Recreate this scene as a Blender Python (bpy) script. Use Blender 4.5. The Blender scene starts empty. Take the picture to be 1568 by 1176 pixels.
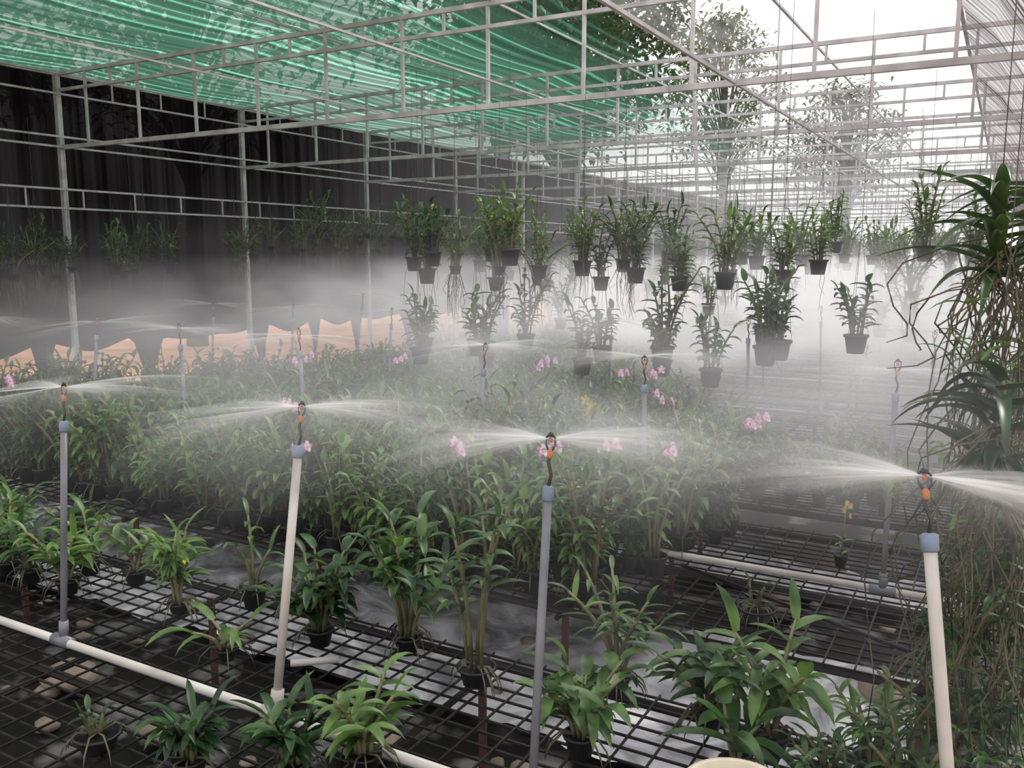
import bpy, math, random
from mathutils import Vector, Matrix, noise as mnoise
rnd = random.Random(7)
scene = bpy.context.scene
scene.view_settings.view_transform = 'Standard'
CAMZ = 1.8
BZ = 0.45            # bench top height
# ---------------------------------------------------------------- camera
th, ps = math.radians(8.4), math.radians(29.4)
F = Vector((-math.sin(ps)*math.cos(th), math.cos(ps)*math.cos(th), -math.sin(th)))
R = Vector((math.cos(ps), math.sin(ps), 0))
U = R.cross(F)
M = Matrix((R, U, -F)).transposed().to_4x4()
M.translation = (0, 0, CAMZ)
cd = bpy.data.cameras.new('camera'); cam = bpy.data.objects.new('camera', cd)
cd.sensor_width = 36; cd.lens = 1750/2048*36; cd.clip_end = 300; cd.clip_start = 0.05
cam.matrix_world = M
scene.collection.objects.link(cam); scene.camera = cam

# ---------------------------------------------------------------- materials
def newmat(name):
    m = bpy.data.materials.new(name); m.use_nodes = True
    nt = m.node_tree; nt.nodes.clear()
    out = nt.nodes.new('ShaderNodeOutputMaterial')
    return m, nt, out
def N(nt, t, **kw):
    n = nt.nodes.new(t)
    for k, v in kw.items():
        setattr(n, k, v)
    return n
def ramp(nt, fac, stops):
    r = nt.nodes.new('ShaderNodeValToRGB')
    cr = r.color_ramp
    while len(cr.elements) < len(stops): cr.elements.new(0.5)
    for e, (p, c) in zip(cr.elements, stops):
        e.position = p; e.color = (c[0], c[1], c[2], 1) if len(c) == 3 else c
    nt.links.new(fac, r.inputs[0]); return r
def simple(name, c1, c2, scale=20, rough=0.5, metal=0, bump=0, spec=0.5, lo=.35, hi=.65):
    m, nt, out = newmat(name)
    tc = N(nt, 'ShaderNodeTexCoord')
    no = N(nt, 'ShaderNodeTexNoise'); no.inputs['Scale'].default_value = scale; no.inputs['Detail'].default_value = 4
    nt.links.new(tc.outputs['Object'], no.inputs['Vector'])
    r = ramp(nt, no.outputs[0], [(lo, c1), (hi, c2)])
    b = N(nt, 'ShaderNodeBsdfPrincipled')
    b.inputs['Roughness'].default_value = rough; b.inputs['Metallic'].default_value = metal
    b.inputs['Specular IOR Level'].default_value = spec
    nt.links.new(r.outputs[0], b.inputs['Base Color'])
    nt.links.new(b.outputs[0], out.inputs[0])
    return m
def leafmat(name, cols, trans=0.3, rough=0.38):
    m, nt, out = newmat(name)
    oi = N(nt, 'ShaderNodeObjectInfo'); tc = N(nt, 'ShaderNodeTexCoord')
    no = N(nt, 'ShaderNodeTexNoise'); no.inputs['Scale'].default_value = 12; no.inputs['Detail'].default_value = 1
    nt.links.new(tc.outputs['Object'], no.inputs['Vector'])
    a = N(nt, 'ShaderNodeMath', operation='MULTIPLY_ADD'); a.inputs[1].default_value = 0.35
    nt.links.new(oi.outputs['Random'], a.inputs[0]); nt.links.new(no.outputs[0], a.inputs[2])
    n = len(cols)
    r = ramp(nt, a.outputs[0], [(0.4+0.6*i/(n-1)*0.75, c) for i, c in enumerate(cols)])
    b = N(nt, 'ShaderNodeBsdfPrincipled'); b.inputs['Roughness'].default_value = rough
    nt.links.new(r.outputs[0], b.inputs['Base Color'])
    if trans:
        t = N(nt, 'ShaderNodeBsdfTranslucent')
        g = N(nt, 'ShaderNodeMixRGB', blend_type='MULTIPLY'); g.inputs[0].default_value = 1; g.inputs[2].default_value = (1.4, 1.6, 0.8, 1)
        nt.links.new(r.outputs[0], g.inputs[1]); nt.links.new(g.outputs[0], t.inputs[0])
        mx = N(nt, 'ShaderNodeMixShader'); mx.inputs[0].default_value = trans
        nt.links.new(b.outputs[0], mx.inputs[1]); nt.links.new(t.outputs[0], mx.inputs[2])
        nt.links.new(mx.outputs[0], out.inputs[0])
    else: nt.links.new(b.outputs[0], out.inputs[0])
    return m

M_leaf = leafmat('orchid_leaf', [(0.012,0.036,0.013), (0.034,0.086,0.026), (0.075,0.155,0.042), (0.14,0.24,0.065)], 0.25)
M_stem = leafmat('orchid_cane', [(0.06,0.07,0.03), (0.13,0.13,0.06), (0.2,0.19,0.1)], 0.0, 0.5)
M_yel = simple('yellow_leaf', (0.45,0.33,0.03), (0.6,0.5,0.09), 10, 0.5)
M_pot = simple('black_plastic_pot', (0.005,0.005,0.006), (0.012,0.012,0.012), 30, 0.5)
M_root = simple('aerial_root', (0.04,0.045,0.025), (0.15,0.14,0.09), 9, 0.7)
M_pet = simple('petal_magenta', (0.55,0.06,0.34), (0.72,0.22,0.52), 40, 0.5)
M_petw = simple('petal_white', (0.8,0.70,0.78), (0.9,0.84,0.88), 40, 0.5)
M_vleaf = leafmat('vanda_leaf', [(0.010,0.028,0.012), (0.024,0.058,0.02), (0.05,0.10,0.032)], 0.15, 0.3)
M_steel = simple('galvanised_steel', (0.42,0.42,0.43), (0.66,0.66,0.67), 6, 0.5, 0.1)
M_steelB = simple('wet_black_bench_steel', (0.008,0.007,0.007), (0.025,0.021,0.02), 5, 0.45, 0.0, 0, .3)
M_rust = simple('rusty_leg_steel', (0.06,0.018,0.015), (0.10,0.035,0.025), 8, 0.6)
M_pvcw = simple('white_pvc', (0.44,0.41,0.37), (0.64,0.62,0.58), 5, 0.35)
M_pvcg = simple('grey_pvc', (0.12,0.13,0.15), (0.22,0.23,0.26), 5, 0.35)
M_blue = simple('blue_grey_fitting', (0.14,0.20,0.30), (0.24,0.31,0.42), 9, 0.4)
M_blk = simple('black_tube', (0.01,0.01,0.01), (0.03,0.03,0.03), 9, 0.4)
M_org = simple('orange_nozzle', (0.45,0.12,0.03), (0.65,0.2,0.05), 9, 0.4)
M_wire = simple('hanging_wire', (0.08,0.08,0.08), (0.16,0.16,0.16), 9, 0.5)
M_cream = simple('cream_ceramic', (0.55,0.48,0.36), (0.66,0.58,0.45), 12, 0.5)
M_stone = simple('stone', (0.10,0.08,0.06), (0.34,0.27,0.21), 7, 0.7, 0, 0.5)
M_bark = simple('tree_bark', (0.08,0.06,0.045), (0.16,0.12,0.09), 8, 0.9)
M_tree = leafmat('tree_leaf', [(0.03,0.05,0.025), (0.06,0.09,0.04), (0.10,0.14,0.06)], 0.3, 0.5)
M_ground = simple('wet_soil', (0.007,0.006,0.006), (0.19,0.185,0.185), 4.0, 0.45, 0, 0, .4, .51, .65)
M_orange = simple('orange_laterite', (0.38,0.18,0.085), (0.60,0.32,0.17), 1.2, 0.9, 0, 0, 0.3)

def plastic_mat():
    m, nt, out = newmat('silver_plastic_film')
    tc = N(nt, 'ShaderNodeTexCoord')
    no = N(nt, 'ShaderNodeTexNoise'); no.inputs['Scale'].default_value = 3; no.inputs['Detail'].default_value = 5; no.inputs['Distortion'].default_value = 1.5
    nt.links.new(tc.outputs['Object'], no.inputs['Vector'])
    r = ramp(nt, no.outputs[0], [(0.34, (0.22,0.22,0.24)), (0.5, (0.54,0.54,0.58)), (0.64, (0.9,0.9,0.92))])
    b = N(nt, 'ShaderNodeBsdfPrincipled'); b.inputs['Roughness'].default_value = 0.22
    bp = N(nt, 'ShaderNodeBump'); bp.inputs['Strength'].default_value = 0.9; bp.inputs['Distance'].default_value = 0.04
    nt.links.new(no.outputs[0], bp.inputs['Height']); nt.links.new(bp.outputs[0], b.inputs['Normal'])
    nt.links.new(r.outputs[0], b.inputs['Base Color']); nt.links.new(b.outputs[0], out.inputs[0]); return m
M_film = plastic_mat()

def net_mat(name, ca, cb, alpha_lo, alpha_hi, period, axis=0, bright=None, fade=False):
    m, nt, out = newmat(name)
    tc = N(nt, 'ShaderNodeTexCoord'); sp = N(nt, 'ShaderNodeSeparateXYZ')
    nt.links.new(tc.outputs['Object'], sp.inputs[0])
    mul = N(nt, 'ShaderNodeMath', operation='MULTIPLY'); mul.inputs[1].default_value = 2*math.pi/period
    nt.links.new(sp.outputs[axis], mul.inputs[0])
    sn = N(nt, 'ShaderNodeMath', operation='SINE'); nt.links.new(mul.outputs[0], sn.inputs[0])
    mp = N(nt, 'ShaderNodeMapping')
    sc = [0.12, 0.12, 0.12]; sc[axis] = 16
    mp.inputs['Scale'].default_value = sc
    nt.links.new(tc.outputs['Object'], mp.inputs[0])
    no = N(nt, 'ShaderNodeTexNoise'); no.inputs['Scale'].default_value = 1.0; no.inputs['Detail'].default_value = 2
    nt.links.new(mp.outputs[0], no.inputs['Vector'])
    no2 = N(nt, 'ShaderNodeTexNoise'); no2.inputs['Scale'].default_value = 0.9; no2.inputs['Detail'].default_value = 6
    nt.links.new(tc.outputs['Object'], no2.inputs['Vector'])
    a = N(nt, 'ShaderNodeMath', operation='MULTIPLY_ADD'); a.inputs[1].default_value = 0.12
    nt.links.new(sn.outputs[0], a.inputs[0]); nt.links.new(no.outputs[0], a.inputs[2])
    c = ramp(nt, a.outputs[0], [(0.3, ca), (0.62, cb)] + ([(0.70, bright)] if bright else []))
    s2 = N(nt, 'ShaderNodeMath', operation='ADD'); nt.links.new(a.outputs[0], s2.inputs[0]); nt.links.new(no2.outputs[0], s2.inputs[1])
    al = N(nt, 'ShaderNodeMapRange'); al.inputs[1].default_value = 0.7; al.inputs[2].default_value = 1.3
    al.inputs[3].default_value = alpha_hi; al.inputs[4].default_value = alpha_lo
    nt.links.new(s2.outputs[0], al.inputs[0])
    alo = al.outputs[0]; co = c.outputs[0]
    if fade:   # net opacity falls off towards the open side and the far end
        q = N(nt, 'ShaderNodeMath', operation='MULTIPLY_ADD'); q.inputs[1].default_value = 1.25
        nt.links.new(sp.outputs[0], q.inputs[0]); nt.links.new(sp.outputs[1], q.inputs[2])
        for sock,lo,hi,v in ((q.outputs[0],0.8,11,.22),(sp.outputs[0],-4.6,-2.75,.1)):
            fr = N(nt, 'ShaderNodeMapRange'); fr.interpolation_type='SMOOTHSTEP'; fr.inputs[1].default_value = lo; fr.inputs[2].default_value = hi
            fr.inputs[3].default_value=1; fr.inputs[4].default_value=v
            nt.links.new(sock, fr.inputs[0])
            mm_ = N(nt,'ShaderNodeMath',operation='MULTIPLY'); nt.links.new(alo,mm_.inputs[0]); nt.links.new(fr.outputs[0],mm_.inputs[1]); alo=mm_.outputs[0]
    t = N(nt, 'ShaderNodeBsdfTranslucent'); d = N(nt, 'ShaderNodeBsdfDiffuse')
    nt.links.new(co, t.inputs[0]); nt.links.new(co, d.inputs[0])
    mm = N(nt, 'ShaderNodeMixShader'); mm.inputs[0].default_value = 0.35
    nt.links.new(t.outputs[0], mm.inputs[1]); nt.links.new(d.outputs[0], mm.inputs[2])
    tr = N(nt, 'ShaderNodeBsdfTransparent')
    mx = N(nt, 'ShaderNodeMixShader')
    nt.links.new(alo, mx.inputs[0]); nt.links.new(tr.outputs[0], mx.inputs[1]); nt.links.new(mm.outputs[0], mx.inputs[2])
    nt.links.new(mx.outputs[0], out.inputs[0]); return m
M_gnet = net_mat('green_shade_net', (0.04,0.115,0.08), (0.10,0.235,0.165), 0.78, 0.96, 0.17, 0, (0.2,0.72,0.48), True)
M_wnet = net_mat('white_shade_net', (0.6,0.6,0.6), (0.9,0.9,0.9), 0.05, 0.3, 0.2, 0)
M_bnet = net_mat('black_shade_net', (0.005,0.004,0.006), (0.010,0.009,0.012), 0.99, 1.0, 0.3, 1)
M_snet = net_mat('side_slat_net', (0.08,0.07,0.07), (0.26,0.24,0.24), 0.35, 1.0, 0.12, 1)

# ---------------------------------------------------------------- mesh builder
class MB:
    def __init__(s): s.v=[]; s.f=[]; s.m=[]; s.mats=[]
    def mi(s, mat):
        if mat not in s.mats: s.mats.append(mat)
        return s.mats.index(mat)
    def face(s, ids, mi): s.f.append(ids); s.m.append(mi)
    def tube(s, pts, rads, mat, n=6, cap=True):
        mi = s.mi(mat); pts=[Vector(p) for p in pts]
        if not isinstance(rads, (list, tuple)): rads=[rads]*len(pts)
        rings=[]
        d0=(pts[1]-pts[0]).normalized()
        ref=Vector((0,0,1)) if abs(d0.z)<0.9 else Vector((1,0,0))
        for i,p in enumerate(pts):
            d=(pts[min(i+1,len(pts)-1)]-pts[max(i-1,0)])
            d = d.normalized() if d.length>1e-9 else d0
            a=d.cross(ref)
            if a.length<1e-3: a=d.cross(Vector((0,1,0)))
            a.normalize(); b=d.cross(a)
            off = math.pi/4 if n==4 else 0
            base=len(s.v)
            for k in range(n):
                t=2*math.pi*k/n+off
                s.v.append(p+(a*math.cos(t)+b*math.sin(t))*rads[i])
            rings.append(base)
        for r0,r1 in zip(rings[:-1],rings[1:]):
            for k in range(n):
                s.face((r0+k, r0+(k+1)%n, r1+(k+1)%n, r1+k), mi)
        if cap:
            s.face(tuple(rings[0]+k for k in range(n))[::-1], mi); s.face(tuple(rings[-1]+k for k in range(n)), mi)
    def lathe(s, prof, mat, c=(0,0,0), n=12):
        mi=s.mi(mat); c=Vector(c); rings=[]
        for r,z in prof:
            base=len(s.v)
            for k in range(n):
                t=2*math.pi*k/n; s.v.append(c+Vector((r*math.cos(t), r*math.sin(t), z)))
            rings.append(base)
        for r0,r1 in zip(rings[:-1],rings[1:]):
            for k in range(n): s.face((r0+k, r0+(k+1)%n, r1+(k+1)%n, r1+k), mi)
    def leaf(s, p, d, up, L, W, droop, mat, segs=5, fold=0.25, prof=0.8):
        mi=s.mi(mat); p=Vector(p); d=Vector(d).normalized(); rows=[]
        pos=p.copy(); cur=d.copy()
        for i in range(segs+1):
            t=i/segs
            side=cur.cross(up)
            if side.length<1e-3: side=Vector((1,0,0))
            side.normalize(); nrm=side.cross(cur).normalized()
            w=W*(math.sin(math.pi*min(1,(0.12+0.88*t)**prof))**0.8 if t<1 else 0.0)
            w=max(w,0.0005)
            b=len(s.v)
            s.v += [pos+side*w*0.5+nrm*w*fold, pos.copy(), pos-side*w*0.5+nrm*w*fold]
            rows.append(b)
            pos=pos+cur*(L/segs)
            cur=(cur+Vector((0,0,-1))*droop/segs).normalized()
        for a,b in zip(rows[:-1],rows[1:]):
            s.face((a,a+1,b+1,b),mi); s.face((a+1,a+2,b+2,b+1),mi)
    def obj(s, name, parent=None, smooth=True, link=True):
        me=s.mesh(name, smooth)
        return place(name, me, parent=parent)
    def mesh(s, name, smooth=True):
        me=bpy.data.meshes.new(name); me.from_pydata([tuple(v) for v in s.v],[],s.f)
        for m in s.mats: me.materials.append(m)
        me.polygons.foreach_set('material_index', s.m)
        me.polygons.foreach_set('use_smooth', [smooth]*len(s.f)); me.update(); return me
def place(name, me, loc=(0,0,0), rot=(0,0,0), sc=1, parent=None):
    o=bpy.data.objects.new(name, me); o.location=loc; o.rotation_euler=rot; o.scale=(sc,sc,sc)
    scene.collection.objects.link(o)
    if parent: o.parent=parent
    return o
def empty(name, loc=(0,0,0)):
    e=bpy.data.objects.new(name,None); e.location=loc; scene.collection.objects.link(e); e.empty_display_size=0.1; return e

# ---------------------------------------------------------------- plants
def blossom(mb, c, facing, size, rng, yellow=False):
    facing=Vector(facing).normalized(); a=facing.cross(Vector((0,0,1))).normalized(); b=a.cross(facing)
    for k in range(5):
        t=2*math.pi*k/5+0.3
        d=(a*math.cos(t)+b*math.sin(t)+facing*0.25).normalized(); sd=d.cross(facing).normalized()
        L=size; W=size*0.62; base=len(mb.v)
        mb.v += [c, c+d*L*0.5+sd*W*0.5, c+d*L*0.5-sd*W*0.5, c+d*L*0.85+sd*W*0.36, c+d*L*0.85-sd*W*0.36, c+d*L]
        iw=mb.mi(M_yel if yellow else M_petw); im=mb.mi(M_yel if yellow else M_pet)
        mb.face((base,base+2,base+1),iw); mb.face((base+1,base+2,base+4,base+3),iw if k%2 else im); mb.face((base+3,base+4,base+5),im)
    mb.leaf(c, (facing+Vector((0,0,-0.5))), b, size*0.6, size*0.45, 0.8, M_yel if yellow else M_pet, 3)
def pot(mb, r=0.05, h=0.09, z0=0.0, n=14, mat=None):
    mat = mat or M_pot
    mb.lathe([(0.001,z0+0.004),(r*0.72,z0),(r*0.95,z0+h*0.85),(r*1.08,z0+h*0.86),(r*1.08,z0+h),(r*0.95,z0+h),(r*0.9,z0+h*0.8),(0.001,z0+h*0.78)],mat,n=n)
def orchid(seed, canes=5, H=0.32, L=0.1, W=0.03, nl=9, spread=0.35, potR=0.05, potH=0.09, z0=0.0, roots=4,
           start=0.3, yellow=0.02, wires=0, flowers=0, hangroots=0, droop=1.2, baser=None, segs=5, hlo=.55):
    rng=random.Random(seed); mb=MB()
    if potR: pot(mb, potR, potH, z0)
    zt=z0+potH*0.85
    br = baser or (potR*0.6 if potR else 0.03)
    for c in range(canes):
        az=2*math.pi*(c+rng.random()*0.7)/canes; out=Vector((math.cos(az),math.sin(az),0))
        p=Vector((0,0,zt))+out*br*rng.random(); h=H*rng.uniform(hlo,1.12); sp=spread*rng.uniform(0.3,1.3)
        pts=[]; nseg=6
        wig=rng.uniform(-0.4,0.4)
        for i in range(nseg+1):
            t=i/nseg
            pts.append(p+Vector((0,0,1))*h*t*(1-0.12*sp*t)+out*h*sp*t*t*1.1+Vector((-out.y,out.x,0))*math.sin(t*3)*0.05*h*wig*3)
        mb.tube(pts,[0.0035+0.0035*math.sin(math.pi*min(1,0.25+0.65*i/nseg)) for i in range(nseg+1)],M_stem,5)
        n=max(3,int(nl*rng.uniform(0.7,1.2))); plane=rng.random()*math.pi
        for k in range(n):
            t=start+(1-start)*k/(n-1); x=t*nseg; i=min(int(x),nseg-1); q=pts[i].lerp(pts[i+1],x-i)
            ax=(pts[i+1]-pts[i]).normalized()
            a2=plane+math.pi*(k%2)+rng.uniform(-0.7,0.7)
            s=Vector((math.cos(a2),math.sin(a2),0)); d=s*rng.uniform(0.7,1.1)+ax*rng.uniform(0.25,0.9)
            if k==n-1: d=ax+s*0.35
            isy=rng.random()<yellow
            lf=.55 if isy else 1
            mb.leaf(q,d,Vector((0,0,1)),L*lf*rng.uniform(0.65,1.2),W*rng.uniform(0.75,1.15),droop*rng.uniform(0.4,1.6),M_yel if isy else M_leaf,segs)
    for k in range(roots):
        az=rng.random()*6.28; o=Vector((math.cos(az),math.sin(az),0)); p=Vector((0,0,zt+0.005))
        mb.tube([p,p+o*0.05+Vector((0,0,0.012)),p+o*0.085+Vector((0,0,-0.02)),p+o*0.1+Vector((0,0,-0.06))],[0.003,0.003,0.0025,0.001],M_root,4)
    for k in range(hangroots):
        az=rng.random()*6.28; o=Vector((math.cos(az),math.sin(az),0)); p=Vector((0,0,zt-0.02))+o*potR*0.6
        l=rng.uniform(0.08,0.4)
        mb.tube([p,p+o*0.03+Vector((0,0,-l*0.3)),p+o*rng.uniform(0,0.06)+Vector((rng.uniform(-.03,.03),0,-l*0.7)),p+o*0.03+Vector((0,rng.uniform(-.05,.05),-l))],[0.002,0.002,0.0018,0.001],M_root,3)
    for k in range(flowers):
        az=rng.random()*6.28; o=Vector((math.cos(az),math.sin(az),0)); p=Vector((0,0,zt))
        top=p+o*0.1+Vector((0,0,H*1.25))
        pts=[p,p+Vector((0,0,H*0.6))+o*0.02,top,top+o*0.07+Vector((0,0,0.02))]
        mb.tube(pts,[0.002]*4,M_stem,4)
        for j in range(3):
            c=pts[2].lerp(pts[3],j/2)+Vector((rng.uniform(-.02,.02),rng.uniform(-.02,.02),-0.01+rng.uniform(-.02,.02)))
            blossom(mb,c,(rng.uniform(-.5,.8),-1,0.1),0.03,rng)
    if wires:
        for k in range(3):
            az=2*math.pi*k/3+0.5
            mb.tube([(potR*math.cos(az),potR*math.sin(az),z0+potH),(0,0,z0+min(wires*0.75,0.75)),(0,0,z0+wires)],0.0014,M_wire,3)
    return mb.mesh('orchid_mesh')

bedv=[orchid(100+i, canes=8, H=0.36+0.035*(i%4), L=0.085, W=0.032, nl=13, spread=0.34, roots=2, start=0.28, yellow=0.008, droop=1.6, hlo=.35) for i in range(8)]
midv=[orchid(180+i, canes=6, H=0.29+0.03*(i%4), L=0.09, W=0.035, nl=9, spread=0.38, roots=0, start=0.2, yellow=0.008, droop=1.6, hlo=.4) for i in range(6)]
sparsev=[orchid(140+i, canes=5, H=0.46, L=0.085, W=0.024, nl=8, spread=0.35, roots=4, start=0.4, yellow=0.02) for i in range(5)]
farv=[orchid(160+i, canes=5, H=0.27, L=0.1, W=0.038, nl=7, spread=0.4, roots=0, segs=3) for i in range(3)]

def bed(name, y0, y1, x0, xedge, step, variants, dens=1.0, seed=1):
    rng=random.Random(seed); e=empty(name,(0,(y0+y1)/2,BZ)); y=y0
    while y<y1:
        x=x0+rng.random()*0.1; lim=xedge(y)
        while x<lim:
            if rng.random()<dens:
                v=rng.choice(variants)
                place('potted_orchid',v,(x+rng.uniform(-.03,.03), y+rng.uniform(-.02,.02)-(y0+y1)/2, 0.004),(rng.uniform(-.12,.12),rng.uniform(-.12,.12),rng.random()*6.28),rng.uniform(0.72,1.18),e)
            x+=step
        y+=step*0.95
bed('potted_orchid_bed',3.02,4.35,-6.6,lambda y:-1.28 if y<3.6 else -1.08,0.14,bedv+sparsev[:2],0.94,1)
bed('potted_orchid_bed',4.80,6.25,-6.5,lambda y:-0.42 if y<5.3 else -1.7,0.16,midv+sparsev[:1],0.85,2)
bed('potted_orchid_bed',6.80,8.25,-6.3,lambda y:-2.6,0.19,farv+midv[:2],0.75,3)
bed('potted_orchid_bed',8.80,10.25,-6.3,lambda y:-3.0,0.22,farv,0.7,4)
bed('potted_orchid_bed',10.80,16.25,-6.3,lambda y:-3.0,0.33,farv,0.7,5)

def single(seed, x, y, z=BZ, sc=1.0, rz=0.0, tilt=0.0, **kw):
    me=orchid(seed, **kw); return place('potted_orchid',me,(x,y,z+0.004),(tilt,0,rz),sc)
big=dict(L=0.11,W=0.029,nl=9,H=0.26,canes=4,potR=0.045,potH=0.06,roots=8,start=0.35,spread=.45,yellow=0.0)
single(201,-2.66,2.14,H=0.30,L=0.12,W=0.026,canes=7,nl=12,roots=14,spread=0.3,potR=0.04,potH=0.04,start=0.45)
single(202,-3.62,2.06,**dict(big,H=.2)); single(203,-3.32,2.23,**dict(big,H=.22)); single(204,-3.45,2.05,**dict(big,H=0.16)); single(205,-3.85,2.2,**dict(big,H=.2))
single(206,-3.05,2.25,**dict(big,H=0.18,canes=3)); single(226,-4.1,2.1,**dict(big,H=.2)); single(236,-3.75,2.0,**dict(big,H=.2,canes=6)); single(237,-3.5,2.3,**dict(big,H=.2,canes=6))
single(238,-3.2,2.05,**dict(big,H=.2,canes=6)); single(239,-4.0,2.3,**dict(big,H=.24,canes=6))
single(207,-2.0,2.19,**dict(big,L=0.12,W=0.04,canes=12,H=0.27,spread=.7)) 
single(208,-1.70,2.29,**dict(big,L=0.125,W=0.036,canes=7,H=0.38,nl=9,start=.5))
single(228,-1.74,2.33,**dict(big,L=0.13,W=0.036,canes=4,H=0.5,nl=8,start=.6,spread=.25))
single(209,-1.38,2.22,**dict(big,L=0.125,W=0.034,H=0.5,canes=5,potR=0.06,start=.5,spread=.3,yellow=.05))
single(210,-0.925,2.02,**dict(big,L=0.135,W=0.038,H=0.2,canes=7,spread=0.6))
single(211,-0.97,2.38,**dict(big,L=0.10,W=0.018,H=0.34,canes=7,start=.45))
single(212,-0.66,2.32,**dict(big,L=0.14,W=0.036,H=0.2,canes=7,spread=0.5))
single(213,-0.47,2.28,**dict(big,L=0.14,W=0.037,H=0.28,canes=5,nl=8))
single(229,-0.52,2.1,**dict(big,L=0.17,W=0.05,H=0.12,canes=3,nl=4))
single(214,-1.76,1.42,**dict(big,H=0.12,L=0.10,W=0.026,canes=7)); single(215,-1.52,1.54,**dict(big,H=0.12,canes=7)); single(216,-1.38,1.66,**dict(big,H=0.18,canes=6))
single(217,-2.09,1.39,canes=3,H=0.08,L=0.05,W=0.02,nl=3,roots=14,potR=0.06,potH=0.05)
single(218,-0.73,3.15,canes=3,H=0.08,L=0.05,W=0.015,nl=3,roots=14,potR=0.07,potH=0.05)
single(219,-2.45,2.32,canes=3,H=0.26,L=0.1,W=0.022,nl=5,roots=10,potR=0.05,start=0.5,yellow=0)
single(220,-2.2,1.95,canes=3,H=0.14,L=0.16,W=0.034,nl=3,roots=6,potR=0.035,potH=0.04,start=0.2,spread=1.4,yellow=0)
single(221,-0.22,2.28,**dict(big,L=0.07,W=0.016,H=0.2,canes=10,nl=10)); single(222,-0.12,2.1,**dict(big,L=0.07,W=0.016,H=0.2,canes=10,nl=10))
single(231,-0.05,2.32,**dict(big,L=0.07,W=0.016,H=0.3,canes=10,nl=12)); single(232,-0.3,2.1,**dict(big,L=0.06,W=0.015,H=0.14,canes=10,nl=8))
single(225,-1.35,3.02,canes=7,H=0.52,L=0.11,W=0.032,nl=10,roots=4,start=0.4,yellow=0.01)
single(227,-1.6,3.0,canes=7,H=0.48,L=0.11,W=0.032,nl=10,roots=4,start=0.35,yellow=0.01)
single(230,-2.15,3.0,canes=7,H=0.45,L=0.11,W=0.032,nl=10,roots=4,start=0.35,yellow=0.02)
for i,(x,y,h) in enumerate([(-2.58,2.95,0.35),(-4.2,4.5,0.44),(-1.42,4.3,0.42),(-1.40,3.1,0.41),(-1.22,3.4,0.40),(-1.96,5.1,0.44),(-5.1,3.06,0.44),(-3.0,3.3,.42),(-3.9,5.0,.42),(-2.8,5.2,.42),(-1.9,2.98,.36),(-1.1,4.1,.40)]):
    place('flowering_orchid',orchid(300+i,canes=4,H=h,L=0.09,W=0.03,nl=6,roots=2,flowers=1+i%2),(x,y,BZ+0.004),(0,0,(i*1.3)%0.8-0.4))
def yel():
    mb=MB(); pot(mb); mb.tube([(0,0,.08),(0.01,0,.25),(0.05,0.02,.42)],.003,M_stem,4)
    rng=random.Random(3)
    for j in range(6): blossom(mb,Vector((0.05+rng.uniform(-.04,.04),0.02+rng.uniform(-.03,.03),.42+rng.uniform(-.05,.05))),(rng.uniform(-.5,.5),-1,.2),.026,rng,True)
    for j in range(8):
        a=j*2.4; mb.leaf((0,0,.08+.02*j),(math.cos(a),math.sin(a),.6),Vector((0,0,1)),.1,.025,1.,M_leaf)
    return mb.mesh('yellow_orchid')
ym=yel(); place('flowering_yellow_orchid',ym,(-2.0,4.3,BZ+.004),(0,0,0),1.2); place('flowering_yellow_orchid',ym,(-0.55,3.9,BZ+.004),(0,0,1),.6)

# ---------------------------------------------------------------- hanging orchids
hangA=[orchid(400+i,canes=6+i%3,H=0.32+0.07*(i%4),L=0.11,W=0.034,nl=12,spread=0.2+.08*(i%3),potR=0.066,potH=0.11,roots=0,start=0.15,wires=1.35,hangroots=2,yellow=0.03,baser=0.04,segs=4,hlo=.4) for i in range(8)]
hangB=[orchid(420+i,canes=6,H=0.32+0.06*(i%3),L=0.10,W=0.036,nl=11,spread=0.3,potR=0.066,potH=0.11,roots=0,start=0.2,wires=1.9,hangroots=2,baser=0.04,segs=4,hlo=.4) for i in range(5)]
hangR=[orchid(440+i,canes=10,H=0.34,L=0.10,W=0.02,nl=9,spread=0.6,potR=0.045,potH=0.06,roots=0,start=0.3,wires=1.4,hangroots=30,baser=0.05,segs=4) for i in range(3)]
TY=[5.73+2.45*i for i in range(12)]
e=empty('hanging_orchid_row',(0,TY[0],CAMZ+1.08))
zA=-0.25-1.08; zB=-0.82-1.08
rng=random.Random(11)
for i,(x,dz,v) in enumerate([(-4.07,0.02,hangA[3]),(-4.2,0.12,hangA[2]),(-3.93,0.16,hangA[4]),(-3.52,-0.03,hangA[7]),(-3.30,.1,hangR[0]),(-3.2,.17,hangA[1]),(-3.12,0.02,hangR[1]),(-2.95,.08,hangA[6]),(-2.50,0.0,hangA[3]),(-2.38,.15,hangR[1]),(-2.3,.05,hangA[2]),(-2.0,0,hangA[0]),(-1.72,0.01,hangA[5]),(-1.3,0.05,hangA[4]),(-3.75,.1,hangR[2]),(-3.45,.2,hangA[5]),(-2.8,.2,hangR[0]),(-2.65,.1,hangA[1]),(-1.1,.12,hangA[0])]):
    place('hanging_pot',v,(x,rng.uniform(-.1,.35),zA+dz),(0,0,rng.random()*6.28),rng.uniform(.88,1.15),e)
for i,(x,dz) in enumerate([(-3.98,0.06),(-3.85,0.0),(-3.45,-.04),(-3.35,.09),(-2.52,0.0),(-2.38,0.1),(-2.02,-0.0),(-1.95,.1),(-1.70,-0.06),(-1.28,0.14),(-1.33,.24),(-1.2,.18),(-3.0,.15),(-.75,.25)]):
    place('hanging_pot',hangB[i%5],(x,rng.uniform(-.35,.1),zB+dz),(0,0,rng.random()*6.28),rng.uniform(.95,1.15),e)
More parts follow.
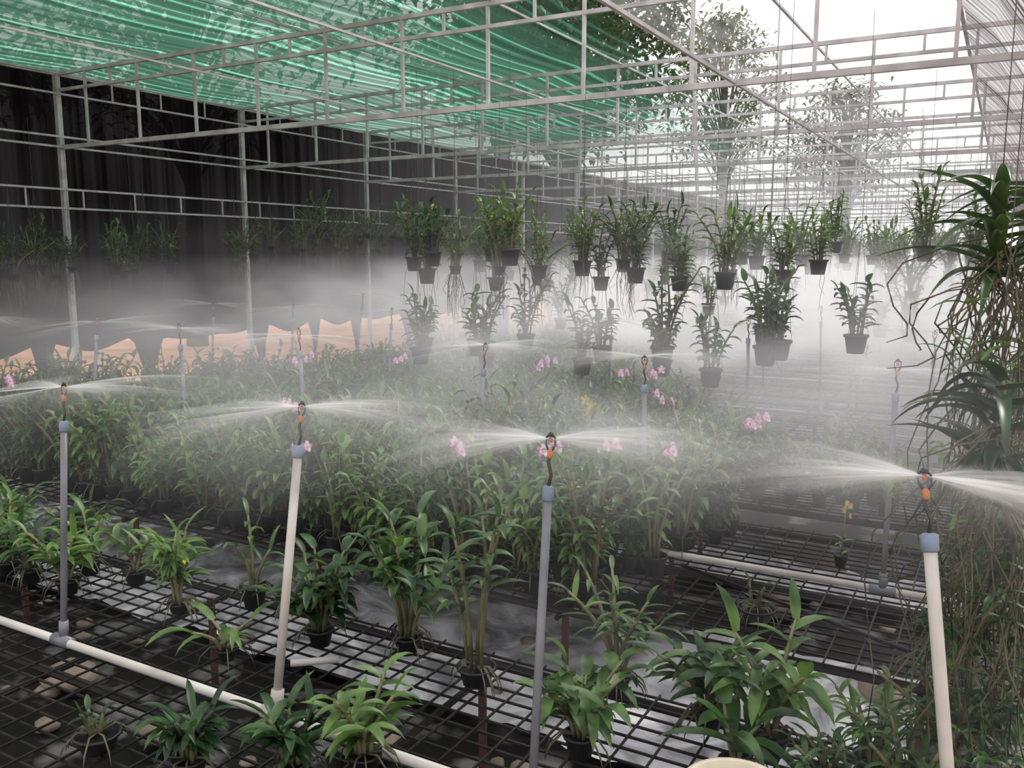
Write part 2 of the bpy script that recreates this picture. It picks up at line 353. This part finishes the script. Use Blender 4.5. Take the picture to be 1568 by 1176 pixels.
for ti in range(1,10):
    e=empty('hanging_orchid_row',(0,TY[ti],CAMZ+1.08))
    x=-5.4+rng.random()*.3
    while x<-0.25:
        if rng.random()<0.9:
            place('hanging_pot',rng.choice(hangA+hangR[:2]),(x,rng.uniform(-.9,.9),zA+rng.uniform(-.15,.3)),(0,0,rng.random()*6.28),rng.uniform(.8,1.15),e)
        if rng.random()<0.3: place('hanging_pot',rng.choice(hangB),(x,rng.uniform(-.3,.3),zB+rng.uniform(0,.25)),(0,0,rng.random()*6.28),1,e)
        x+=rng.uniform(0.12,0.32)
e=empty('wall_hung_orchid_row',(-8.2,0,CAMZ+1.08))
wl=[(4.75,.02),(4.85,.0),(5.0,.1),(5.1,.05),(5.3,0),(5.4,.08),(5.9,.05),(6.0,0),(6.2,.05),(6.35,.1),(6.5,.05),(7.6,.1),(7.75,.15),(7.9,.15),(8.2,.3)]+[(8.5+.17*i+rng.uniform(-.1,.1),rng.uniform(.15,.5)) for i in range(38)]
for (y,dz) in wl:
    place('hanging_pot',rng.choice(hangR+hangA[:2]),(rng.uniform(.02,.3),y,zA+dz),(0,0,rng.random()*6.28),rng.uniform(.9,1.2),e)

# ---------------------------------------------------------------- vanda orchids on the right
def vanda(seed, nleaf=16, L=0.3, W=0.032, nroots=60, rootL=1.0, wire=1.0, small=0):
    rng=random.Random(seed); mb=MB()
    mb.tube([(0,0,-.14),(0.01,0,0),(0,0.01,.10)],[.012,.011,.008],M_stem,7)
    for k in range(nleaf):
        a=math.pi*(k%2)+rng.uniform(-.9,.9)+seed; z=-.13+.22*k/nleaf
        mb.leaf((0,0,z),(math.cos(a),math.sin(a),rng.uniform(.1,1.0)),Vector((0,0,1)),L*rng.uniform(.7,1.1),W,rng.uniform(.6,1.7),M_vleaf,9,0.32,0.45)
    for k in range(nroots):
        a=rng.random()*6.28; o=Vector((math.cos(a),math.sin(a),0)); p=Vector((0,0,rng.uniform(-.14,.0)))
        l=rootL*rng.uniform(.15,1.05); s=rng.uniform(.03,.2); pts=[p]
        w=Vector((rng.uniform(-.05,.05),rng.uniform(-.05,.05),0))
        for j in range(1,9):
            t=j/8; pts.append(p+o*s*min(1,t*3)+Vector((0,0,-l*t+.03*math.sin(t*6)))+w*math.sin(t*9+k)+w*t*2)
        mb.tube(pts,[.0022]*7+[.002,.001],M_root,4)
    for k in range(small):
        a=rng.random()*6.28; r=rng.uniform(.02,.2); z=-.15-rootL*rng.random()
        q=Vector((math.cos(a)*r,math.sin(a)*r,z)); b=rng.random()*6.28
        for j in range(3):
            b+=2.1; mb.leaf(q,(math.cos(b),math.sin(b),rng.uniform(-.2,.9)),Vector((0,0,1)),rng.uniform(.05,.11),.014,1.2,M_leaf,4)
    mb.tube([(0,0,.1),(0,0,wire)],.0015,M_wire,3)
    return mb.mesh('vanda')
place('hanging_vanda_orchid',vanda(1,30,.27,.034,50,.75,1.0,30),(-0.03,2.45,CAMZ+0.06))
place('hanging_vanda_orchid',vanda(2,24,.30,.036,50,.85,1.35,50),(0.0,2.2,CAMZ-0.36))
place('hanging_vanda_orchid',vanda(4,26,.25,.032,70,1.2,1.1,110),(0.06,2.75,CAMZ+0.10))
place('hanging_vanda_orchid',vanda(5,10,.2,.02,80,.75,1.6,150),(0.05,2.35,CAMZ-0.6))
place('hanging_vanda_orchid',vanda(8,20,.2,.024,80,1.2,1.6,150),(0.07,3.1,CAMZ-0.25))

# ---------------------------------------------------------------- benches
def bench(y0,y1,fine,x0=-6.75,x1=0.12):
    mb=MB()
    z=BZ-0.006; r=.0042
    sx=0.062 if fine else 0.12; sy=0.10 if fine else 0.16
    x=x0
    while x<=x1: mb.tube([(x,y0,z),(x,y1,z)],r,M_steelB,4); x+=sy
    y=y0
    while y<=y1: mb.tube([(x0,y,z-.006),(x1,y,z-.006)],r*1.1,M_steelB,4); y+=sx
    for yy in (y0+.02,(y0+y1)/2-.05,y1-.02): mb.tube([(x0,yy,z-.03),(x1,yy,z-.03)],.015,M_steelB,6)
    for xx in [x0+.1+i*1.3 for i in range(6)]:
        mb.tube([(xx,y0,z-.055),(xx,y1,z-.055)],.012,M_steelB,6)
        for yy in (y0+.08,y1-.08): mb.tube([(xx,yy,0),(xx,yy,z-.04)],.015,M_rust,8)
    return mb.obj('wire_mesh_bench',smooth=False)
bench(0.95,2.45,True); bench(2.93,4.38,True); bench(4.72,6.33,True)
y=6.72
while y<20: bench(y,y+1.6,False); y+=2.0

def sprinkler(base, head, white):
    mb=MB(); base=Vector(base); head=Vector(head); ax=(head-base); L=ax.length; a=ax.normalized()
    m=M_pvcw if white else M_pvcg; rr=.0135 if white else .011
    P=lambda s: base+a*s
    mb.tube([base,P(.06)],rr*1.45,m,10)
    mb.tube([base,P(L-.135)],rr,m,10)
    mb.tube([P(L-.15),P(L-.146),P(L-.116),P(L-.112)],[rr*1.1,rr*1.35,rr*1.35,rr*.9],M_blue,10)
    k=Vector((.006,.0,0))
    mb.tube([P(L-.114),P(L-.085)+k,P(L-.055)-k*.6,P(L-.04)],.0045,M_blk,6)
    mb.tube([P(L-.045),P(L-.04),P(L-.026),P(L-.022)],[.005,.0075,.0075,.004],M_org,8)
    s=Vector((1,0,0))
    for q in (-1,1):
        mb.tube([P(L-.026)+s*.005*q,P(L-.012)+s*.012*q,P(L+.006)+s*.012*q,P(L+.014)+s*.004*q],.0026,M_blk,5)
    mb.tube([P(L+.008),P(L+.012),P(L+.02)],[.004,.008,.004],M_blk,8)
    mb.tube([P(L-.006),P(L+.006)],[.006,.003],M_org,8)
    return mb.obj('mist_sprinkler_riser')
SX=[-.35,-1.35,-2.35,-3.35,-4.35,-5.35,-6.35]
hz=CAMZ-.45
heads=[]
for b,h,w in [((-2.78,1.75),(-2.78,1.82),False),((-1.78,1.75),(-1.806,1.93),True),((-.93,1.75),(-.95,1.88),False),((.013,1.74),(-.12,1.93),True)]:
    sprinkler((b[0],b[1],BZ+.03),(h[0],h[1],hz),w); heads.append((h[0],h[1]))
for r_,yy in enumerate([3.65,5.6,7.6,9.6,11.6]):
    for x in SX:
        xx=x+rng.uniform(-.06,.06); h=(xx+rng.uniform(-.05,.05),yy+rng.uniform(-.02,.12))
        sprinkler((xx,yy,BZ+.03),(h[0],h[1],hz+rng.uniform(-.02,.03)),False); heads.append(h)
mb=MB()
mb.tube([(-6.7,1.73,BZ+.02),(.1,1.75,BZ+.02)],.015,M_pvcw,10)
for x in (-2.78,-1.78,-.93,.013): mb.tube([(x-.045,1.745,BZ+.02),(x+.045,1.745,BZ+.02)],.021,M_pvcg if x!=-1.78 else M_pvcw,10)
mb.obj('water_supply_pipe')
for yy in [3.65,5.6,7.6,9.6,11.6]:
    mb=MB(); mb.tube([(-6.7,yy,BZ+.02),(.1,yy,BZ+.02)],.014,M_pvcw if yy<4 else M_pvcg,10)
    for x in SX: mb.tube([(x-.05,yy,BZ+.02),(x+.05,yy,BZ+.02)],.018,M_pvcg,10)
    mb.obj('water_supply_pipe')
mb=MB(); mb.tube([(-1.15,3.55,BZ+.012),(-.05,3.05,BZ+.012)],.008,M_steelB,6); mb.tube([(-1.98,2.02,BZ+.012),(-1.86,2.12,BZ+.012)],.013,M_pvcw,8)
mb.obj('loose_pipe_offcuts')

def spray_mat():
    m,nt,out=newmat('water_spray')
    def math_(op,a,b=None):
        n=N(nt,'ShaderNodeMath',operation=op)
        for i,s in enumerate((a,b)):
            if s is None: continue
            if isinstance(s,(int,float)): n.inputs[i].default_value=s
            else: nt.links.new(s,n.inputs[i])
        return n.outputs[0]
    tc=N(nt,'ShaderNodeTexCoord'); sp=N(nt,'ShaderNodeSeparateXYZ'); nt.links.new(tc.outputs['Object'],sp.inputs[0])
    ln=N(nt,'ShaderNodeVectorMath',operation='LENGTH'); nt.links.new(tc.outputs['Object'],ln.inputs[0])
    L=ln.outputs['Value']
    at=math_('ARCTAN2',sp.outputs[1],sp.outputs[0])
    cb=N(nt,'ShaderNodeCombineXYZ'); nt.links.new(at,cb.inputs[0]); nt.links.new(math_('MULTIPLY',L,1.2),cb.inputs[1]); nt.links.new(sp.outputs[2],cb.inputs[2])
    no=N(nt,'ShaderNodeTexNoise'); no.inputs['Scale'].default_value=3.2; no.inputs['Detail'].default_value=4; nt.links.new(cb.outputs[0],no.inputs['Vector'])
    fr=ramp(nt,no.outputs[0],[(.34,(0.3,.3,.3)),(.62,(1,1,1))])
    fall=N(nt,'ShaderNodeMapRange'); fall.inputs[2].default_value=.52; fall.inputs[3].default_value=1.0; fall.inputs[4].default_value=0.0
    nt.links.new(L,fall.inputs[0])
    wing=math_('ADD',math_('MULTIPLY',math_('POWER',math_('ABSOLUTE',math_('COSINE',at)),2.6),.95),.05)
    ml=math_('MULTIPLY',math_('MULTIPLY',fr.outputs[0],math_('POWER',fall.outputs[0],1.7)),wing)
    t=N(nt,'ShaderNodeBsdfTranslucent'); t.inputs[0].default_value=(.98,.98,.98,1); d=N(nt,'ShaderNodeBsdfDiffuse'); d.inputs[0].default_value=(.98,.98,.98,1)
    mm=N(nt,'ShaderNodeMixShader'); nt.links.new(t.outputs[0],mm.inputs[1]); nt.links.new(d.outputs[0],mm.inputs[2])
    tr=N(nt,'ShaderNodeBsdfTransparent'); mx=N(nt,'ShaderNodeMixShader')
    nt.links.new(ml,mx.inputs[0]); nt.links.new(tr.outputs[0],mx.inputs[1]); nt.links.new(mm.outputs[0],mx.inputs[2]); nt.links.new(mx.outputs[0],out.inputs[0]); return m
M_spray=spray_mat()
def spray_mesh(ups, s):
    mb=MB(); mi=mb.mi(M_spray); n=48
    for q,up in enumerate(ups):
        rings=[]
        for j in range(8):
            r=.004+.52*j/7; z=up*r-.28*r*r
            b=len(mb.v)
            for k in range(n): t=2*math.pi*k/n; mb.v.append(Vector((r*math.cos(t),r*math.sin(t),z+.02*math.sin(3*t+j*.3+q+s)*r/.5)))
            rings.append(b)
        for a,b in zip(rings[:-1],rings[1:]):
            for k in range(n): mb.face((a+k,a+(k+1)%n,b+(k+1)%n,b+k),mi)
    return mb.mesh('spray_sheet')
sm=[spray_mesh([.10,-.02],0),spray_mesh([.08,-.05],2),spray_mesh([.13,0.02],4)]
e=empty('water_spray',(0,0,hz))
for i,(x,y) in enumerate(heads):
    if y<8: place('spray_sheet',sm[i%3],(x,y,.004),(rng.uniform(-.05,.05),rng.uniform(-.08,.08),.45+rng.uniform(-.3,.3)),rng.uniform(.85,1.15),e)
# ---------------------------------------------------------------- structure
def bar(mb,a,b,w=.018,mat=None): mb.tube([a,b],w,mat or M_steel,4)
ZT,ZM,ZL=CAMZ+1.80,CAMZ+1.64,CAMZ+1.08
XL,XR=-8.5,0.2
for ti,yy in enumerate(TY):
    mb=MB()
    bar(mb,(XL,yy,ZT),(XR,yy,ZT),.024); bar(mb,(XL,yy,ZM),(XR,yy,ZM),.02); bar(mb,(XL,yy,ZL),(XR,yy,ZL),.028)
    x=XL+.45; k=0
    while x<XR:
        bar(mb,(x,yy,ZL),(x,yy,ZM),.016); bar(mb,(x,yy,ZM),(x,yy,ZT),.016)
        bar(mb,(x+.385,yy,ZM),(x+.385,yy,ZT),.014); x+=.77; k+=1
    mb.obj('roof_truss',smooth=False)
    mb=MB(); bar(mb,(XL,yy,0),(XL,yy,ZT+.02),.036); bar(mb,(XL,yy,ZL),(XL+.3,yy,ZL),.03); mb.obj('steel_column',smooth=False)
    mb=MB(); bar(mb,(XR,yy,0),(XR,yy,ZT+.02),.03); bar(mb,(XR,yy,ZL),(XR-.2,yy,ZL),.03); mb.obj('steel_column',smooth=False)
mb=MB()
for x,z,w in [(-8.5,ZT,.022),(-7.0,ZT+.02,.012),(-5.2,ZT+.02,.012),(-3.4,ZT+.02,.012),(-1.6,ZL,.014),(-1.6,ZT,.012),(-.45,ZT,.018),(-4.4,ZL+.03,.008),(-3.0,ZL+.03,.008)]:
    bar(mb,(x,2.6,z),(x,33,z),w)
mb.obj('roof_purlins',smooth=False)
mb=MB()
for z in (ZT,ZM-.04,ZL+.1,ZL,CAMZ+.66,CAMZ+.47): bar(mb,(-8.44,2.5,z),(-8.44,33,z),.014)
y=2.6
while y<33:
    bar(mb,(-8.44,y,ZM-.04),(-8.44,y,ZT),.01); bar(mb,(-8.44,y+.2,CAMZ+.47),(-8.44,y+.2,CAMZ+.66),.01); y+=.62
mb.obj('wall_rails',smooth=False)

def sheet(name, xs, ys, zf, mat):
    mb=MB(); mi=mb.mi(mat)
    for y in ys:
        for x in xs: mb.v.append(Vector((x,y,zf(x,y))))
    nx=len(xs)
    for j in range(len(ys)-1):
        for i in range(nx-1): mb.face((j*nx+i,j*nx+i+1,(j+1)*nx+i+1,(j+1)*nx+i),mi)
    return mb.obj(name)
lin=lambda a,b,n:[a+(b-a)*i/n for i in range(n+1)]
sheet('ceiling',lin(-8.55,-2.75,30),lin(1.5,33,120),lambda x,y: ZT+.05-.04*abs(math.sin(math.pi*(y-5.73)/2.45))-.02*abs(math.sin(x*1.75)),M_gnet)
sheet('ceiling_clear_net',lin(-2.75,-.45,20),lin(1.5,33,120),lambda x,y: ZT+.05-.03*abs(math.sin(math.pi*(y-5.73)/2.45)),M_wnet)
mb=MB(); mi=mb.mi(M_snet)
ys=lin(3.0,33,120); prof=[(-.45,ZT+.03),(-.2,ZT-.22),(.02,ZT-.55),(.24,ZT-1.1),(.34,CAMZ-.2),(.42,.6)]
for y in ys:
    for x,z in prof: mb.v.append(Vector((x+.02*math.sin(y*5),y,z)))
n=len(prof)
for j in range(len(ys)-1):
    for i in range(n-1): mb.face((j*n+i,j*n+i+1,(j+1)*n+i+1,(j+1)*n+i),mi)
mb.obj('wall_right')
mb=MB(); mi=mb.mi(M_bnet); ys=lin(1.0,34,500)
for y in ys:
    u=y*.8+.25*math.sin(y*1.3)       # the hem is staked down at uneven intervals
    tie=abs(u%1-.5)*2
    hem=CAMZ-.97-.6*max(0,1-tie/.24)**1.0-.06*math.cos(u*6.28)+.10*mnoise.noise(Vector((y*1.5,0,0)))
    for k in range(9):
        z=hem+(ZT+.03-hem)*k/8; mb.v.append(Vector((-8.56+.015*math.sin(y*2+z),y,z)))
for j in range(len(ys)-1):
    for i in range(8): mb.face((j*9+i,j*9+i+1,(j+1)*9+i+1,(j+1)*9+i),mi)
mb.obj('wall_left')

sheet('floor',lin(-8.6,1.2,60),lin(-1,34,160),lambda x,y: .02*mnoise.noise(Vector((x*2,y*2,0))),M_ground)
sheet('ground_outside',lin(-60,60,20),lin(-20,100,20),lambda x,y:-.06,M_orange)
def film(name,x0,x1,y0,y1,seed):
    sheet(name,lin(x0,x1,int((x1-x0)/.04)),lin(y0,y1,int((y1-y0)/.04)),
      lambda x,y:.05+.05*mnoise.noise(Vector((x*3,y*3,seed)))+.03*abs(mnoise.noise(Vector((x*7+y*3,y*8,seed+5)))),M_film)
film('plastic_ground_sheet',-6.8,-.15,2.65,3.8,1)
film('plastic_ground_sheet',-6.8,.1,4.5,5.0,2)
mb=MB(); rs=random.Random(5)
def rock(c,r):
    mi=mb.mi(M_stone); import bmesh
    bm=bmesh.new(); bmesh.ops.create_icosphere(bm,subdivisions=2,radius=1)
    b=len(mb.v); sc=Vector((r*rs.uniform(.8,1.4),r*rs.uniform(.8,1.2),r*rs.uniform(.4,.7))); s=rs.random()*50
    for v in bm.verts:
        q=v.co*(1+.35*mnoise.noise(v.co*1.6+Vector((s,s,s)))); mb.v.append(Vector(c)+Vector((q.x*sc.x,q.y*sc.y,q.z*sc.z)))
    for f in bm.faces: mb.face(tuple(b+v.index for v in f.verts),mi)
    bm.free()
for i in range(260):
    rock((rs.uniform(-5.5,.1),rs.uniform(1.0,6.6),.03),rs.uniform(.02,.05))
for c in [(-1.9,2.3,.06),(-1.0,3.35,.07),(-.3,3.6,.07),(-.75,5.0,.07),(-2.6,2.0,.06),(-.9,4.3,.06),(-3.3,2.1,.06)]: rock(c,.09)
mb.obj('scattered_stones')
mb=MB(); mb.lathe([(.001,0),(.075,0),(.088,.35),(.1,.355),(.1,.385),(.09,.385),(.084,.35),(.08,.05),(.001,.05)],M_cream,n=32); o=mb.obj('cream_plant_pot'); o.location=(-.365,1.48,BZ+.004)

# ---------------------------------------------------------------- trees outside
def tree(seed,h,cr,nclump,leafs=26,ls=.3):
    rng=random.Random(seed); mb=MB()
    mb.tube([(0,0,0),(.1,0,h*.3),(0,.15,h*.6),(.1,.1,h*.9)],[.22,.17,.12,.04],M_bark,8)
    for c in range(nclump):
        a=rng.random()*6.28; rr=cr*rng.random()**.5; z=h*.55+rng.random()*h*.5
        sh=math.sin(math.pi*min(1,max(.05,(z-h*.45)/(h*.65)))); cpos=Vector((math.cos(a)*rr*sh,math.sin(a)*rr*sh,z))
        if c%2==0: mb.tube([(0,0,z*.7),cpos*.5+Vector((0,0,z*.42)),cpos],[.05,.03,.01],M_bark,4)
        for k in range(leafs):
            p=cpos+Vector((rng.gauss(0,.35),rng.gauss(0,.35),rng.gauss(0,.28)))
            d=Vector((rng.uniform(-1,1),rng.uniform(-1,1),rng.uniform(-.8,.5)))
            mb.leaf(p,d,Vector((0,0,1)),ls*rng.uniform(.6,1.2),ls*.4,.6,M_tree,2,.1)
    return mb.mesh('tree')
place('broadleaf_tree',tree(1,9.0,3.8,240,40),(-10.4,21.5,-.05))
place('broadleaf_tree',tree(7,9.5,3.3,200,40),(-9.9,17.0,-.05))
place('broadleaf_tree',tree(2,10.5,2.6,100,30),(-10.5,36,-.05))
place('broadleaf_tree',tree(3,8.0,2.6,100,30),(-6.0,38,-.05))
place('broadleaf_tree',tree(5,8.0,3.2,110),(-14.5,12.5,-.05))
place('broadleaf_tree',tree(6,7.0,3.0,110),(-13.5,6.5,-.05))

# ---------------------------------------------------------------- mist volume
def mist_mat():
    m,nt,out=newmat('mist')
    tc=N(nt,'ShaderNodeNewGeometry'); sp=N(nt,'ShaderNodeSeparateXYZ'); nt.links.new(tc.outputs['Position'],sp.inputs[0])
    no=N(nt,'ShaderNodeTexNoise'); no.inputs['Scale'].default_value=1.15; no.inputs['Detail'].default_value=2
    mp=N(nt,'ShaderNodeMapping'); mp.inputs['Scale'].default_value=(.9,.8,1.7); mp.inputs['Rotation'].default_value=(0,.25,.3); nt.links.new(tc.outputs['Position'],mp.inputs[0]); nt.links.new(mp.outputs[0],no.inputs['Vector'])
    nr=N(nt,'ShaderNodeMapRange'); nr.inputs[1].default_value=.44; nr.inputs[2].default_value=.63; nr.inputs[3].default_value=.03; nr.inputs[4].default_value=1.7; nt.links.new(no.outputs[0],nr.inputs[0])
    def band(sock,pts):
        mr=N(nt,'ShaderNodeMapRange'); mr.inputs[1].default_value=pts[0][0]; mr.inputs[2].default_value=pts[-1][0]; nt.links.new(sock,mr.inputs[0])
        lo,hi=pts[0][0],pts[-1][0]
        r=ramp(nt,mr.outputs[0],[((p-lo)/(hi-lo),(v,v,v)) for p,v in pts]); return r.outputs[0]
    bz=band(sp.outputs[2],[(.4,.02),(.9,.16),(1.25,1.0),(1.45,.75),(1.8,.08),(2.05,0.0)])
    by=band(sp.outputs[1],[(1.5,0),(1.9,.16),(2.5,.04),(3.7,.30),(4.6,.14),(5.7,.42),(7.6,1.0),(20,1.0)])
    bx=band(sp.outputs[0],[(-8.5,.10),(-5,.32),(-3,.95),(.5,1.0)])
    def mul(a,b):
        n=N(nt,'ShaderNodeMath',operation='MULTIPLY')
        for i,s in enumerate((a,b)):
            if isinstance(s,float): n.inputs[i].default_value=s
            else: nt.links.new(s,n.inputs[i])
        return n.outputs[0]
    dens=mul(mul(mul(bz,by),mul(bx,nr.outputs[0])),.95)
    sc=N(nt,'ShaderNodeVolumeScatter'); sc.inputs['Color'].default_value=(1,.99,1,1); sc.inputs['Anisotropy'].default_value=.1
    nt.links.new(dens,sc.inputs['Density'])
    em=N(nt,'ShaderNodeEmission'); em.inputs[0].default_value=(1,.96,.975,1); nt.links.new(mul(dens,.45),em.inputs[1])  # added glow stands in for light scattered many times inside the mist
    a=N(nt,'ShaderNodeAddShader'); nt.links.new(sc.outputs[0],a.inputs[0]); nt.links.new(em.outputs[0],a.inputs[1])
    nt.links.new(a.outputs[0],out.inputs['Volume'])
    try: m.cycles.volume_step_rate=.4
    except Exception as ex: print(ex)
    return m
def haze_mat():
    m,nt,out=newmat('haze')
    sc=N(nt,'ShaderNodeVolumeScatter'); sc.inputs['Color'].default_value=(1,.99,1,1); sc.inputs['Density'].default_value=.026
    em=N(nt,'ShaderNodeEmission'); em.inputs[0].default_value=(1,.96,.975,1); em.inputs[1].default_value=.007  # faint emission put in for multiply scattered light; haze itself gives none
    a=N(nt,'ShaderNodeAddShader'); nt.links.new(sc.outputs[0],a.inputs[0]); nt.links.new(em.outputs[0],a.inputs[1])
    nt.links.new(a.outputs[0],out.inputs['Volume']); return m
def vbox(name,mat,x0,x1,y0,y1,z0,z1):
    mb=MB(); mi=mb.mi(mat)
    for z in (z0,z1): mb.v+=[Vector((x0,y0,z)),Vector((x1,y0,z)),Vector((x1,y1,z)),Vector((x0,y1,z))]
    for f in [(0,3,2,1),(4,5,6,7),(0,1,5,4),(1,2,6,5),(2,3,7,6),(3,0,4,7)]: mb.face(f,mi)
    mb.obj(name,smooth=False)
vbox('water_mist_cloud',mist_mat(),-8.38,.12,1.5,20,.46,2.05)
vbox('upper_mist_haze',haze_mat(),-8.38,-.3,9.0,32,2.06,3.5)

# ---------------------------------------------------------------- light
w=bpy.data.worlds.new('world'); scene.world=w; w.use_nodes=True; nt=w.node_tree; nt.nodes.clear()
out=nt.nodes.new('ShaderNodeOutputWorld'); bg=nt.nodes.new('ShaderNodeBackground'); bg.inputs[0].default_value=(1,.975,.985,1); bg.inputs[1].default_value=1.25
nt.links.new(bg.outputs[0],out.inputs[0])
sd=bpy.data.lights.new('sun','SUN'); sd.energy=2.6; sd.angle=math.radians(25); sd.color=(1,.97,.93)
so=bpy.data.objects.new('sun',sd); so.rotation_euler=(math.radians(-32),math.radians(18),0); scene.collection.objects.link(so)
print('objects',len(bpy.data.objects))
